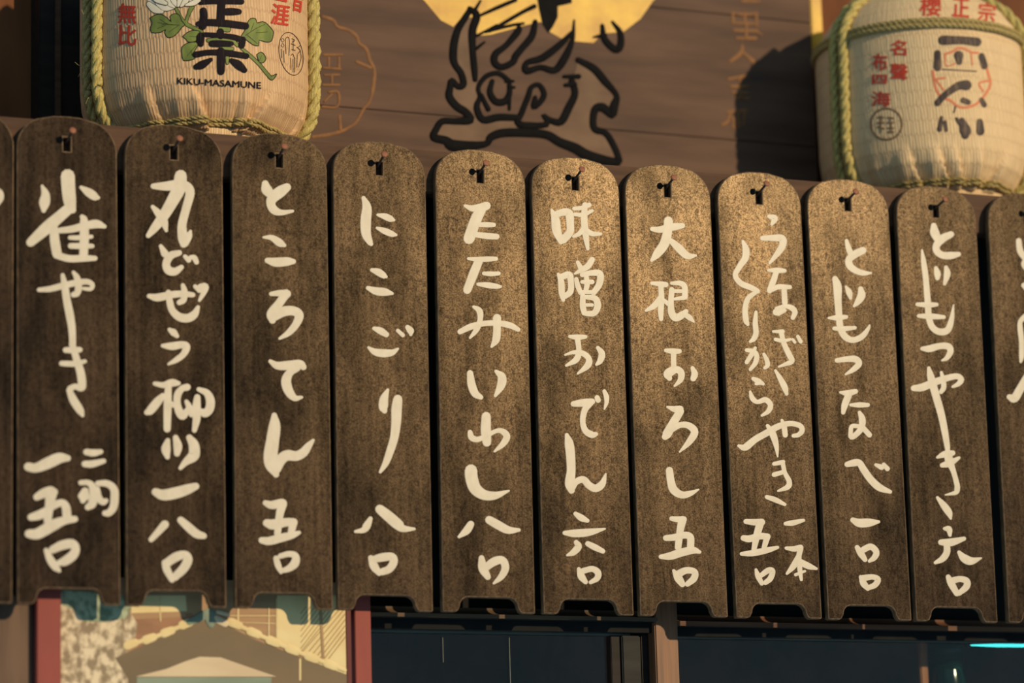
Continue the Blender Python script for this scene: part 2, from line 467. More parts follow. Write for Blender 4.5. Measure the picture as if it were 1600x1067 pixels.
# ------------------------------------------------------------------ materials
def board_material():
    mt = bpy.data.materials.new('aged_lacquered_board')
    mt.use_nodes = True
    nt = mt.node_tree; N = nt.nodes; Lk = nt.links
    b = N['Principled BSDF']
    tc = N.new('ShaderNodeTexCoord'); oi = N.new('ShaderNodeObjectInfo')
    add = N.new('ShaderNodeVectorMath'); add.operation = 'ADD'
    mul = N.new('ShaderNodeMath'); mul.operation = 'MULTIPLY'; mul.inputs[1].default_value = 37.0
    Lk.new(oi.outputs['Random'], mul.inputs[0])
    Lk.new(tc.outputs['Object'], add.inputs[0]); Lk.new(mul.outputs[0], add.inputs[1])
    def noise(sc, detail, rough=.5):
        mp = N.new('ShaderNodeMapping'); mp.inputs['Scale'].default_value = sc
        Lk.new(add.outputs[0], mp.inputs[0])
        n = N.new('ShaderNodeTexNoise'); n.inputs['Scale'].default_value = 1
        n.inputs['Detail'].default_value = detail; n.inputs['Roughness'].default_value = rough
        Lk.new(mp.outputs[0], n.inputs[0])
        return n.outputs[0]
    def ramp(sock, a, bb, ca, cb):
        r = N.new('ShaderNodeValToRGB')
        r.color_ramp.elements[0].position = a; r.color_ramp.elements[1].position = bb
        r.color_ramp.elements[0].color = (*ca, 1); r.color_ramp.elements[1].color = (*cb, 1)
        Lk.new(sock, r.inputs[0]); return r.outputs[0]
    def mix(kind, f, a, bb):
        m_ = N.new('ShaderNodeMix'); m_.data_type = 'RGBA'; m_.blend_type = kind
        if isinstance(f, float): m_.inputs[0].default_value = f
        else: Lk.new(f, m_.inputs[0])
        Lk.new(a, m_.inputs[6]); Lk.new(bb, m_.inputs[7]); return m_.outputs[2]
    grain = noise((140, 30, 5), 5)
    blot = noise((14, 14, 5), 4, .6)
    fine = noise((480, 480, 420), 3, .7)
    mid = noise((160, 160, 110), 4, .7)
    c = ramp(blot, .35, .68, (.014, .0122, .0122), (.046, .032, .026))
    c = mix('MULTIPLY', .75, c, ramp(grain, .3, .7, (.55, .52, .50), (1.25, 1.2, 1.15)))
    c = mix('MULTIPLY', .55, c, ramp(mid, .36, .6, (.45, .4, .4), (1.15, 1.1, 1.05)))
    Lk.new(c, b.inputs['Base Color'])
    # tarnished lacquer: glossy skin broken by small dull spots, worn away in blotches
    sk = ramp(fine, .40, .60, (.25, .25, .25), (1.0, 1.0, 1.0))
    sk = mix('MULTIPLY', .7, sk, ramp(mid, .34, .50, (.2, .2, .2), (1, 1, 1)))
    sk = mix('MULTIPLY', .8, sk, ramp(blot, .34, .6, (.25, .25, .25), (1, 1, 1)))
    sk = mix('MULTIPLY', .5, sk, ramp(grain, .35, .65, (.5, .5, .5), (1, 1, 1)))
    lv = N.new('ShaderNodeMath'); lv.operation = 'MULTIPLY'; lv.inputs[1].default_value = .15
    Lk.new(sk, lv.inputs[0]); Lk.new(lv.outputs[0], b.inputs['Specular IOR Level'])
    b.inputs['Roughness'].default_value = .235
    b.inputs['Specular Tint'].default_value = (1.0, .76, .47, 1)
    bp = N.new('ShaderNodeBump'); bp.inputs['Strength'].default_value = .03; bp.inputs['Distance'].default_value = .0006
    s = N.new('ShaderNodeMath'); s.operation = 'ADD'
    Lk.new(fine, s.inputs[0]); Lk.new(mid, s.inputs[1])
    Lk.new(s.outputs[0], bp.inputs['Height']); Lk.new(bp.outputs[0], b.inputs['Normal'])
    return mt
M = {}
M['board'] = board_material()
M['board_edge'] = mat('worn_board_edge', (.19, .12, .062), (.08, .05, .03), .5, (200, 200, 60), .4)
M['board_rim'] = mat('dark_rounded_rim', (.035, .026, .022), (.015, .013, .013), .5, (150, 150, 60), .5)
M['cream'] = mat('cream_brush_paint', (.64, .60, .515), (.58, .54, .455), .34, (90, 90, 60), .14)
M['rail'] = mat('brown_rail_wood', (.11, .06, .038), (.07, .038, .026), .6, (8, 60, 90), .15)
M['iron'] = mat('dark_iron_nail', (.11, .06, .045), (.05, .035, .03), .5, (300, 300, 300), .5)
M['rust'] = mat('rusty_nail_head', (.34, .13, .07), (.2, .08, .05), .6, (400, 400, 400), .4)
M['void'] = mat('black_boarding_and_shade', (.012, .013, .014), (.007, .008, .009), .8, (20, 20, 3), .2)
M['dark'] = mat('dark_stained_timber', (.022, .016, .015), (.011, .010, .010), .6, (6, 60, 60), .2)
M['darkframe'] = mat('dark_window_timber', (.026, .028, .028), (.012, .014, .015), .6, (5, 70, 70), .2)
M['lowerwood'] = mat('plain_brown_panel', (.15, .09, .06), (.075, .045, .032), .6, (40, 40, 5), .3)
M['postwood'] = mat('planed_brown_post', (.26, .12, .058), (.14, .065, .035), .5, (120, 120, 5), .4)
M['red'] = mat('faded_red_paint', (.34, .075, .06), (.26, .055, .048), .6, (15, 15, 4), .3)
M['maroon'] = mat('maroon_paint', (.15, .03, .03), (.10, .022, .022), .6, (15, 15, 4), .3)
M['sign'] = mat('weathered_sign_wood', (.135, .078, .055), (.078, .045, .034), .65, (3.5, 10, 26), .25, .2, 6)
M['sidewall'] = mat('brown_side_wall', (.20, .072, .026), (.13, .048, .020), .7, (20, 20, 6), .2)
M['signfill'] = mat('scraped_sign_wood', (.19, .125, .085), (.13, .08, .055), .65, (12, 10, 20), .25)
M['ink'] = mat('black_sign_paint', (.006, .007, .009), (.004, .004, .006), .7, (50, 50, 50), .08)
M['gold'] = mat('worn_gold_leaf', (.82, .52, .05), (.55, .30, .035), .5, (14, 14, 14), .5)
M['dimgold'] = mat('faded_gold_paint', (.25, .115, .038), (.17, .08, .034), .6, (60, 60, 60), .3)

# ------------------------------------------------------------------ the setting
X0, X1 = -1.25, 1.75                 # ends of what is built of the shop front
H = 0.76                             # height of a menu board
ztop = P(740, 241, .02).z            # top of the rail the boards hang on
zrb = P(672, 302, .02).z             # its underside
org = Vector((0, .02, ztop))
rail = struct(link('trim_1', box_mesh('hanging_rail', X0, X1, .018, .050, zrb, ztop, org, .002), M['rail'], None, org))
rail['label'] = 'brown wooden hanging rail above the menu boards'
YW = .445                            # front face of the sign board behind the barrels
shelf = struct(link('trim_2', box_mesh('shelf', X0, X1, .050, YW+.06, ztop-.030, ztop-.001, org, .001), M['rail'], None, org))
shelf['label'] = 'long brown shelf behind the rail'
zlow = P(800, 975, .07).z
struct(link('wall_front', box_mesh('front_boarding', X0, X1, .125, .140, zlow+.004, ztop-.031, (0, .09, 0), 0), M['void'], None, (0, .09, 0)))
struct(link('wall_back', box_mesh('back_wall', X0-.3, X1+.3, YW+.03, YW+.06, ztop, ztop+1.0, (0, YW, ztop), 0), M['sidewall'], None, (0, YW, ztop)))
SH = ztop+.016                       # the barrels stand on a raised back shelf
o = struct(link('trim_4', box_mesh('raised_shelf', X0, X1, .078, YW+.03, ztop-.001, SH, org, .001), M['rail'], None, org))
o['label'] = 'raised back shelf the barrels stand on'
# dark timber post with a pale batten beside the left barrel
xa, xb = P(62, 100, YW-.03).x, P(150, 100, YW-.03).x
o = struct(link('trim_3', box_mesh('dark_post', xa, xb, YW-.03, YW+.03, ztop, ztop+.9, (xa, YW, ztop)), M['dark'], None, (xa, YW, ztop)))
o['label'] = 'dark timber post left of the left barrel'
xc, xd = P(86, 100, YW-.034).x, P(95, 100, YW-.034).x
link('batten', box_mesh('batten', xc, xd, YW-.038, YW-.0305, ztop+.001, ztop+.9, (xa, YW, ztop)), M['rail'], o)

# ------------------------------------------------------------------ menu boards
XS = [0, -0.7672, -0.5949, -0.4203, -0.2507, -0.0746, 0.0954, 0.2646, 0.4366, 0.6077, 0.7822, 0.9657]
TI = [0, .0054, -.0002, -.0017, -.0045, -.0053, .0003, .0025, .0063, .0060, -.0029, -.0059]
WB = 0.1594
XS[0] = P(21, 500, 0).x - WB/2
def arc(cx, cz, r, a0, a1, n):
    return [(cx+r*math.cos(math.radians(a0+(a1-a0)*k/n)), cz+r*math.sin(math.radians(a0+(a1-a0)*k/n))) for k in range(n+1)]
def board_mesh():
    w2 = WB/2; R = .052
    o_ = []
    lw = .026; nt_ = .024; nr = .015
    o_ += [(-w2, .0015), (-w2+.0015, 0), (-w2+lw-.004, 0), (-w2+lw, .002)]
    o_ += arc(-w2+lw+.004+nr, nt_-nr, nr, 180, 90, 6)
    o_ += arc(w2-lw-.004-nr, nt_-nr, nr, 90, 0, 6)
    o_ += [(w2-lw, .002), (w2-lw+.004, 0), (w2-.0015, 0), (w2, .0015)]
    o_ += arc(w2-R, H-R-.003, R, 0, 68, 8)
    o_ += [(.02, H-.0006), (0, H), (-.02, H-.0006)]
    o_ += arc(-w2+R, H-R-.003, R, 112, 180, 8)
    hole = [(-.0058, H-.056), (.0058, H-.056), (.0058, H-.034), (-.0058, H-.034)]
    cu = bpy.data.curves.new('menu_board', 'CURVE')
    cu.dimensions = '2D'; cu.fill_mode = 'BOTH'
    cu.extrude = .0042; cu.bevel_depth = .0020; cu.bevel_resolution = 2; cu.offset = -.0020
    for lp in (o_, hole):
        s = cu.splines.new('POLY'); s.points.add(len(lp)-1); s.use_cyclic_u = True
        for p_, (x, z) in zip(s.points, lp):
            p_.co = (x, z, 0, 1)
    ob = bpy.data.objects.new('menu_board', cu); COL.objects.link(ob)
    me = bpy.data.meshes.new_from_object(ob.evaluated_get(bpy.context.evaluated_depsgraph_get()))
    bpy.data.objects.remove(ob); bpy.data.curves.remove(cu)
    for v in me.vertices:
        x, z, y = v.co
        v.co = (x, -y+.0062, z)
    me.flip_normals()
    me.materials.clear()
    for k in ('board', 'board_edge', 'board_rim'):
        me.materials.append(M[k])
    me.update()
    for p_ in me.polygons:
        n_ = p_.normal
        inhole = abs(p_.center.x) < .0075 and H-.058 < p_.center.z < H-.032
        if abs(n_.y) > .99:
            p_.material_index = 0
        elif n_.z > .25 and p_.center.z > .6 and not inhole:
            p_.material_index = 2
        else:
            p_.material_index = 1
    return me
# the boards lean: each hangs from its nail with the foot a little away from the wall
ZN = H-.037; LEAN = math.tan(math.radians(1.5))
def lean(d):
    t = (LEAN*(CAM.z-ZN)-CAM.y)/(d.y-LEAN*d.z)
    return CAM+d*t
BM0 = board_mesh()
LAB = [
 'menu board cut off by the left edge of the photo',
 'menu board lettered suzume yaki with two price columns, first complete board from the left',
 'menu board lettered maru dozeu yanagawa, second complete board, under the left barrel',
 'menu board lettered tokoroten, third complete board from the left',
 'menu board lettered nikogori with sparse strokes, fourth complete board from the left',
 'menu board lettered tatami iwashi with dark blotches, fifth complete board from the left',
 'speckled menu board lettered miso oden, fifth complete board from the right',
 'menu board lettered daikon oroshi, with the brightest golden top',
 'menu board with two crowded columns of writing, lettered unagi kurikara yaki',
 'menu board lettered dojimotsu nabe, second complete board from the right',
 'menu board lettered dojimotsu yaki, rightmost complete board',
 'menu board cut off by the right edge of the photo under the right barrel',
]
boards = []
for i in range(12):
    me = BM0 if i == 0 else BM0.copy()
    me = BM0.copy()
    t = TI[i]; zc = H-.04
    for v in me.vertices:
        x, y, z = v.co
        dz = z-zc
        v.co = lean(Vector((XS[i]+x-dz*t, 0, zc+dz+x*t))-CAM)+Vector((-XS[i], y, -LEAN*y))
    me.update()
    o = link('menu_board', me, None, None, (XS[i], 0, 0))
    tag(o, LAB[i], 'menu board', 'painted menu boards hanging in a row')
    boards.append(o)
# nails in the rail
def nail_mesh():
    d = Vector((random.uniform(-.05, .05), -1, .30+random.uniform(-.04, .04))).normalized()
    p0 = Vector((0, .02, -.005))
    L = .048
    path = [p0+d*(L*k/4) for k in range(5)]
    vs, fs = tube(path, [.0021]*5, 8)
    k = len(vs)
    hp = [p0+d*(L-.0005), p0+d*L, p0+d*(L+.0012), p0+d*(L+.0020)]
    v2, f2 = tube(hp, [.0030, .0056, .0056, .0036], 12)
    vs += v2; fs += [tuple(q+k for q in f) for f in f2]
    me = bpy.data.meshes.new('nail'); me.from_pydata([tuple(v) for v in vs], [], fs)
    me.materials.append(M['iron']); me.materials.append(M['rust'])
    for p_ in me.polygons:
        p_.material_index = 1 if min(p_.vertices) >= k else 0
        p_.use_smooth = True
    return me
for i in range(12):
    zc = H-.037
    o = link('nail', nail_mesh(), None, rail, (Vector((XS[i]+.001, 0, zc))-org))
# brush lettering, one mesh for each written character
def on_board(px, py, h):
    return lean(ray(px, py))+Vector((0, -h, h*LEAN))
for line in LETTERS.strip().split('\n'):
    if line.startswith('#P'):
        _, k, ox, oy = line.split(); k = int(k); ox = float(ox); oy = float(oy)
        continue
    st = nums(line, ox, oy, 1067/240)
    brush_obj('written_character', st, on_board, M['cream'], boards[k], .00028, smooth=False)

# ------------------------------------------------------------------ sign board behind the barrels
SY = YW-.052                         # front face of the sign
BX1 = P(305, 150, YW-.205).x; BX2 = P(1438, 150, YW-.205).x
sx0, sx1 = BX1+.130, BX2-.1372
sorg = Vector(((sx0+sx1)/2, SY, SH))
sign = empty('sign_board', sorg)
tag(sign, 'big weathered wooden sign board with black brush emblem and gold disc behind the barrels', 'sign')
nb = 3
zh = SH
for k, hh in enumerate((.155, .24, .30)):
    link('plank', box_mesh('plank', sx0, sx1, SY, SY+.028, zh+.0006, zh+hh-.0006, sorg, .0012), M['sign'], sign)
    zh += hh
def on_sign(px, py, h):
    return P(px, py, SY-h)
gx0, gx1 = BX2-.1370, BX2-.1130
link('gilt_edge', box_mesh('gilt_edge', gx0, gx1, SY-.002, SY+.028, SH+.335, SH+.66, sorg, .002), M['gold'], sign)['label'] = 'gilded edge strip'
S7 = (640, 0, 1600/390)
gp = pts('95 5 150 70 200 130 280 172 330 115 420 110 432 230 520 222 640 190 730 165 840 140 900 205 970 245 1060 265 1180 275 1235 215 1370 205 1480 120 1558 10', *S7)
ang = [math.radians(a) for a in range(-28, -152, -6)]
gp = gp + [(841+212*math.cos(a), -95+212*math.sin(a)) for a in [math.radians(x) for x in range(22, -203, -8)]]
poly_obj('gold_disc', [gp], on_sign, M['gold'], sign, .0006)
OUT = '390 60 30 355 115 34 310 190 36 285 280 40 280 370 40 295 420 34 330 470 34 345 540 36 310 555 32 270 515 30 260 560 34 255 620 40 300 680 40 360 720 40 390 770 40 300 778 34 210 778 34 170 830 34 155 880 40 230 900 44 290 935 60 480 925 34 520 880 40 600 852 44 760 852 44 880 865 44 960 910 46 1060 950 52 1150 1000 54 1320 1040 44 1335 1000 34 1290 900 34 1250 850 34 1190 830 36 1175 780 36 1190 700 40 1240 690 46 1300 740 34 1310 680 46 1325 610 30 1250 520 40 1180 440 40 1080 385 30'
fillp = [(x, y) for x, y, w_ in nums(OUT, *S7)[0]] + pts('1040 540 1060 600 1020 690 970 780 880 800 700 795 690 760 470 770 430 690 440 600 420 510 405 330 400 200 430 100', *S7)
poly_obj('scraped_ground', [fillp], on_sign, M['signfill'], sign, .0004)
INK = OUT + '/1040 520 34 1060 600 36 1020 690 40 970 780 40 900 770 30 855 735 20 880 798 30 700 798 34 720 720 30 760 620 30 780 560 26 830 545 26 862 600 30 840 650 30 795 685 30 805 625 24' \
 '/690 755 34 570 752 38 470 768 38 430 690 34 450 620 24 440 560 24 490 490 26 570 470 26 640 520 24' \
 '/530 520 24 515 590 32 550 650 36 610 650 36 640 600 30 640 540 24/640 600 22 640 700 16/460 610 22 505 700 26/620 520 20 665 520 14/640 558 18 672 560 14' \
 '/385 55 26 430 100 40 402 200 40 405 330 34 415 440 34 420 510 26' \
 '/805 140 26 785 230 36 720 310 34 680 360 36 660 400 34 590 430 34 545 400 36 552 345 36 620 290 30 695 200 36 700 165 20' \
 '/1055 130 10 1042 260 26 990 380 40 930 450 36 840 432 30 750 455 36 752 402 30 850 372 38 960 290 34 1040 210 22' \
 '/1235 165 22 1250 250 34 1320 318 36 1352 290 36 1350 210 30 1300 140 14/1180 238 10 1250 225 26' \
 '/440 105 14 560 50 20 680 0 20/515 200 16 600 150 20 720 80 20 800 40 24/430 230 14 560 160 12/455 5 12 410 80 20/490 205 14 640 165 16 730 150 14/990 490 16 1085 490 26/1000 545 20 1060 540 24/430 310 18 480 270 12'
brush_obj('black_outline', [[(x, y, w_*1.3) for x, y, w_ in s] for s in nums(INK, *S7)], on_sign, M['ink'], sign, .0007, .0012, 4)
poly_obj('black_blot', [pts('810 -60 1040 -60 1040 20 950 40 950 110 920 170 890 212 850 150 830 60', *S7)], on_sign, M['ink'], sign, .0012)
S8 = (480, 0, 1067/240)
ring = '110 115 24 180 140 26 210 185 22 290 210 26 345 255 26 360 300 22 410 340 26 435 420 26 465 480 24 465 560 26 440 690 24 390 760 22 340 850 22 280 890 20 240 910 24 150 935 26 40 950 24/225 805 22 232 900 24/345 430 24 440 470 24'
emb = nums(ring, *S8)
mir = [[(2*(480+60/4.446)-x, y, w_) for x, y, w_ in s] for s in emb]
ch = '115 380 18 240 380 20/150 400 16 150 470 16/220 400 18 222 480 18/110 470 16 232 480 18/120 520 16 222 520 18/172 520 18 172 580 18/110 590 16 222 590 18/150 640 16 215 640 20 210 740 20 105 742 18/170 655 16 120 705 16'
brush_obj('faded_emblem', emb+nums(ch, *S8), on_sign, M['dimgold'], sign, .0003, .0003, 4)
S9 = (1100, 0, 4.85)
for c in ('290 8 25 420 10 25/300 -60 25 410 -60 25/350 -90 24 350 0 24',
          '220 100 24 310 110 26 400 100 24/215 100 22 225 180 22/395 100 22 400 200 22/310 100 20 310 170 20/215 175 24 400 180 24/230 230 26 400 235 26/250 290 26 390 290 26/320 180 24 320 290 24/400 240 20 440 265 14',
          '290 345 22 280 400 34 200 465 28/300 400 24 380 470 34',
          '190 600 24 320 575 26/205 655 22 330 655 24/215 700 24 330 705 24/250 740 24 340 745 24/270 580 20 280 740 20',
          '180 850 26 320 835 26/200 850 22 180 920 26 140 945 26/220 890 22 225 965 30/260 860 30 265 960 30/310 840 24 300 950 24'):
    brush_obj('faded_gold_character', nums(c, *S9), on_sign, M['dimgold'], sign, .0003, .0003, 4)

# ------------------------------------------------------------------ sake barrels
def straw_material(name, ca, cb, rows=.0265):
    mt = bpy.data.materials.new(name); mt.use_nodes = True
    nt = mt.node_tree; N = nt.nodes; Lk = nt.links
    b = N['Principled BSDF']; b.inputs['Roughness'].default_value = .62; b.inputs['Specular IOR Level'].default_value = .3
    uv = N.new('ShaderNodeUVMap'); sp = N.new('ShaderNodeSeparateXYZ'); Lk.new(uv.outputs[0], sp.inputs[0])
    def mth(op, a, bb=None, c_=None):
        n = N.new('ShaderNodeMath'); n.operation = op
        for i, q in enumerate((a, bb, c_)):
            if q is None: continue
            if isinstance(q, (int, float)): n.inputs[i].default_value = q
            else: Lk.new(q, n.inputs[i])
        return n.outputs[0]
    def noise(sx, sy, det=3):
        mp = N.new('ShaderNodeMapping'); mp.inputs['Scale'].default_value = (sx, sy, 1); Lk.new(uv.outputs[0], mp.inputs[0])
        n = N.new('ShaderNodeTexNoise'); n.inputs['Scale'].default_value = 1; n.inputs['Detail'].default_value = det
        Lk.new(mp.outputs[0], n.inputs[0]); return n.outputs[0]
    wob = noise(40, 40)
    v = mth('ADD', mth('DIVIDE', sp.outputs[1], rows), mth('MULTIPLY', wob, .35))
    v = mth('ADD', v, mth('MULTIPLY', mth('SINE', mth('MULTIPLY', sp.outputs[0], 620.0)), .07))
    fl = mth('FLOOR', v); f = mth('FRACT', v)
    g = mth('MINIMUM', mth('MULTIPLY', f, 7.0), mth('MULTIPLY', mth('SUBTRACT', 1.0, f), 7.0)); g = mth('MULTIPLY_ADD', mth('MINIMUM', g, 1.0), .55, .45)
    ph = mth('ADD', mth('MULTIPLY', sp.outputs[0], 1150.0), mth('ADD', mth('MULTIPLY', fl, 2.6), mth('MULTIPLY', noise(160, 20), 9.0)))
    ph = mth('ADD', ph, mth('MULTIPLY', mth('SUBTRACT', f, .5), 1.4))
    s = mth('MULTIPLY_ADD', mth('SINE', ph), .5, .5)
    hgt = mth('MULTIPLY', g, mth('MULTIPLY_ADD', s, .7, .3))
    hgt = mth('ADD', hgt, mth('MULTIPLY', noise(900, 60), .4))
    r = N.new('ShaderNodeValToRGB'); r.color_ramp.elements[0].color = (*cb, 1); r.color_ramp.elements[1].color = (*ca, 1)
    r.color_ramp.elements[0].position = .15; r.color_ramp.elements[1].position = .95
    Lk.new(mth('MULTIPLY', hgt, mth('ADD', noise(14, 10), .42)), r.inputs[0])
    Lk.new(r.outputs[0], b.inputs['Base Color'])
    bp = N.new('ShaderNodeBump'); bp.inputs['Strength'].default_value = .8; bp.inputs['Distance'].default_value = .0011
    Lk.new(hgt, bp.inputs['Height']); Lk.new(bp.outputs[0], b.inputs['Normal'])
    return mt
M['straw'] = straw_material('woven_straw_wrap', (.70, .48, .28), (.45, .28, .16))
M['straw2'] = straw_material('pale_straw_wrap', (.80, .61, .37), (.58, .41, .24))
M['rope'] = mat('green_straw_rope', (.64, .54, .20), (.36, .31, .11), .6, (500, 500, 60), .3, .6)
M['rope_old'] = mat('yellowed_straw_rope', (.52, .42, .17), (.27, .20, .08), .6, (400, 400, 200), .3, .6)
M['black_print'] = mat('black_barrel_print', (.012, .009, .014), (.05, .038, .034), .7, (700, 700, 40), .1, lo=.28, hi=.42)
M['red_print'] = mat('red_barrel_print', (.62, .06, .03), (.45, .05, .03), .6, (300, 300, 60), .3)
M['pale_red'] = mat('pale_red_barrel_print', (.72, .20, .10), (.62, .22, .12), .6, (200, 200, 60), .3)
M['green_print'] = mat('leaf_green_print', (.21, .27, .065), (.12, .17, .045), .6, (60, 60, 30), .3)
M['white_print'] = mat('petal_white_print', (.80, .76, .64), (.70, .65, .52), .6, (60, 60, 30), .3)
M['brown_print'] = mat('brown_seal_print', (.20, .11, .06), (.28, .17, .09), .6, (200, 200, 60), .3)
M['grey_print'] = mat('washed_black_print', (.045, .032, .035), (.16, .11, .08), .6, (260, 260, 40), .3, lo=.33, hi=.55)
PROF = [(0, .140), (.006, .145), (.018, .155), (.035, .169), (.055, .180), (.08, .1872), (.11, .190), (.20, .190), (.28, .190), (.310, .1875), (.330, .180), (.360, .160), (.390, .124), (.415, .080)]
def prof(z):
    z = max(0, min(.415, z))
    for (a, ra), (b, rb) in zip(PROF, PROF[1:]):
        if z <= b:
            t = (z-a)/(b-a); t = t*t*(3-2*t)*.35+t*.65
            return ra+(rb-ra)*t
    return PROF[-1][1]
class Barrel:
    def __init__(s, px, label, creases, straw):
        c = P(px, 150, YW-.205)
        s.c = Vector((c.x, YW-.205, SH)); s.creases = creases
        s.o = empty('sake_barrel', s.c)
        tag(s.o, label, 'barrel', 'straw-wrapped sake barrels on the shelf')
        nT, nZ = 260, 74
        vs, uvs, fs = [], [], []
        for j in range(nZ+1):
            z = .008+(.415-.008)*(j/nZ)**1.25
            for i in range(nT+1):
                th = -math.pi+2*math.pi*i/nT
                vs.append(s.pt(th, z, 0)); uvs.append((th*.19, z))
        for j in range(nZ):
            for i in range(nT):
                a = j*(nT+1)+i
                fs.append((a, a+1, a+nT+2, a+nT+1))
        k = len(vs)
        vs += [s.c+Vector((0, 0, .418)), s.c+Vector((0, 0, .004))]; uvs += [(0, .418), (0, 0)]
        for i in range(nT):
            fs.append((nZ*(nT+1)+i, nZ*(nT+1)+i+1, k)); fs.append((i+1, i, k+1))
        me = mesh('straw_wrap', vs, fs, s.c)
        ul = me.uv_layers.new(name='UVMap')
        for lp in me.loops:
            ul.data[lp.index].uv = uvs[lp.vertex_index]
        s.w = link('straw_wrap', me, M[straw], s.o, smooth=True)
        # short straw skirt under the bottom rope
        vs, uvs, fs = [], [], []
        for j, (z, r) in enumerate(((0, .150), (.012, .1535), (.0165, .150), (.0165, .13))):
            for i in range(181):
                th = -math.pi+2*math.pi*i/180
                rr = r+.0006*math.sin(i*9.1)
                vs.append(s.c+Vector((rr*math.sin(th), -rr*math.cos(th), z))); uvs.append((th*.19, z+.006))
        for j in range(3):
            for i in range(180):
                a = j*181+i
                fs.append((a, a+1, a+182, a+181))
        me = mesh('straw_skirt', vs, fs, s.c)
        ul = me.uv_layers.new(name='UVMap')
        for lp in me.loops:
            ul.data[lp.index].uv = uvs[lp.vertex_index]
        link('straw_skirt', me, M['straw2'], s.o, smooth=True)
    def rad(s, th, z):
        r = prof(z)
        f = 1-min(1, max(0, (z-.035)/.060)); f = f*f*(3-2*f)
        if f > 0:
            for t0, k, dep, wd, dr in s.creases:
                d = dr*(th-(t0+k*(.09-z)))
                if d > 0:
                    r += f*dep*math.exp(-(d/wd)**2*.5)
                else:
                    r += f*dep*-.35*math.exp(-(d/(wd*.35))**2)
            r += f*.0016*math.sin(th*23)+f*.001*math.sin(th*41+1)
        return r
    def pt(s, th, z, off):
        r = s.rad(th, z)+off
        return s.c+Vector((r*math.sin(th), -r*math.cos(th), z))
    def onto(s, px, py, h=0):
        d = ray(px, py).normalized()
        # step along the sight line until it meets the wrap
        t = (s.c-CAM).dot(d)-.32
        def g(t):
            p = CAM+d*t-s.c
            th = math.atan2(p.x, -p.y)
            return math.hypot(p.x, p.y)-s.rad(th, p.z)-h
        best = (9, t)
        for _ in range(120):
            v = g(t)
            if v < best[0]: best = (v, t)
            if v < 0:
                a, b_ = t-.004, t
                for _ in range(14):
                    m_ = (a+b_)/2
                    if g(m_) < 0: b_ = m_
                    else: a = m_
                return CAM+d*b_
            t += .004
        return CAM+d*best[1]
    def ang(s, px, py, off=0):
        p = s.onto(px, py, off)-s.c
        return math.atan2(p.x, -p.y), p.z
    def rope(s, name, path, r, mt, strands=3, pitch=.06):
        return link(name, rope_mesh(name, path, r, strands, pitch, s.c), M[mt], s.o, smooth=True)
    def vrope(s, th, r, tilt=0, mt='rope', z1=.40, pitch=.06):
        zs = [.006+.004*k for k in range(int((z1-.006)/.004))]
        self = s
        pp = [s.pt(th+tilt*(z-.1)+.35*max(0, .03-z), z, r*.8-(.004 if z < .012 else 0)) for z in zs]
        # no pleats under the ropes
        return s.rope('vertical_rope', pp, r, mt, 3, pitch)
lc = [(-.74, 1.5, .007, .12, -1), (-.36, 2.4, .016, .20, -1), (.12, -.3, .009, .10, 1), (.20, .3, .006, .06, -1), (.46, -3.4, .014, .14, 1), (1.0, -1, .008, .1, 1), (-1.3, 0, .006, .1, -1), (2, 0, .006, .1, 1), (-2.2, 0, .006, .1, 1)]
B1 = Barrel(305, 'left straw-wrapped sake barrel with black and green print, above the second and third boards', lc, 'straw')
rc = [(-.70, 1.6, .010, .14, -1), (-.42, 1.8, .013, .14, -1), (-.24, 1.4, .013, .12, -1), (.06, 0, .012, .12, -1), (.40, -2.6, .010, .14, 1), (1.0, 0, .006, .1, 1), (-1.4, 0, .006, .1, -1), (2.2, 0, .006, .1, 1)]
B2 = Barrel(1438, 'right straw-wrapped sake barrel with red side writing, cut by the right photo edge', rc, 'straw2')
for B, ropes in ((B1, ((152, .0095, 'rope'), (136, .0085, 'rope_old'))), (B2, ((1321, .0095, 'rope'), (1305, .0085, 'rope')))):
    for px, r, mk in ropes:
        th, z = B.ang(px, 100 if B is B1 else 180, .006)
        B.vrope(th, r, .10, mk)
vth = math.atan2(B1.c.x-CAM.x, B1.c.y-CAM.y)
B1.vrope(math.pi/2-vth-.14, .0115, 0, 'rope', .40, .075)
vth = math.atan2(B2.c.x-CAM.x, B2.c.y-CAM.y)
B2.vrope(math.pi/2-vth-.16, .0105, 0, 'rope', .40, .075)
for B in (B1, B2):
    a0, a1 = -1.25, 1.1
    for dz, r in ((.0165, .0042), (.0225, .0036)):
        pp = [B.c+Vector((q*math.sin(t), -q*math.cos(t), dz+.002*math.sin(t*3+1))) for t in [a0+(a1-a0)*k/90 for k in range(91)] for q in [max(B.rad(t, dz), .151)+r*.9]]
        B.rope('bottom_rope', pp, r, 'rope_old', 3, .03)
for B in (B1, B2):
    for dz, r in ((.302, .0055), (.3115, .005)):
        pp = [B.pt(-math.pi+2*math.pi*k/160, dz, r*.7) for k in range(161)]
        B.rope('band_rope', pp, r, 'rope_old', 3, .032)
# knot where the ropes of the left barrel meet
kn = []
kp = B1.ang(176, 182, .004)
for q in range(3):
    th0, z0 = kp
    pp = []
    for k in range(13):
        a = 2*math.pi*k/12+q
        pp.append(B1.pt(th0+.045*math.cos(a)+.02*(q-1), max(.006, .014+.007*math.sin(a+q)), .006+.004*math.sin(a*2+q)))
    B1.rope('rope_knot', pp, .0048, 'rope_old', 3, .03)
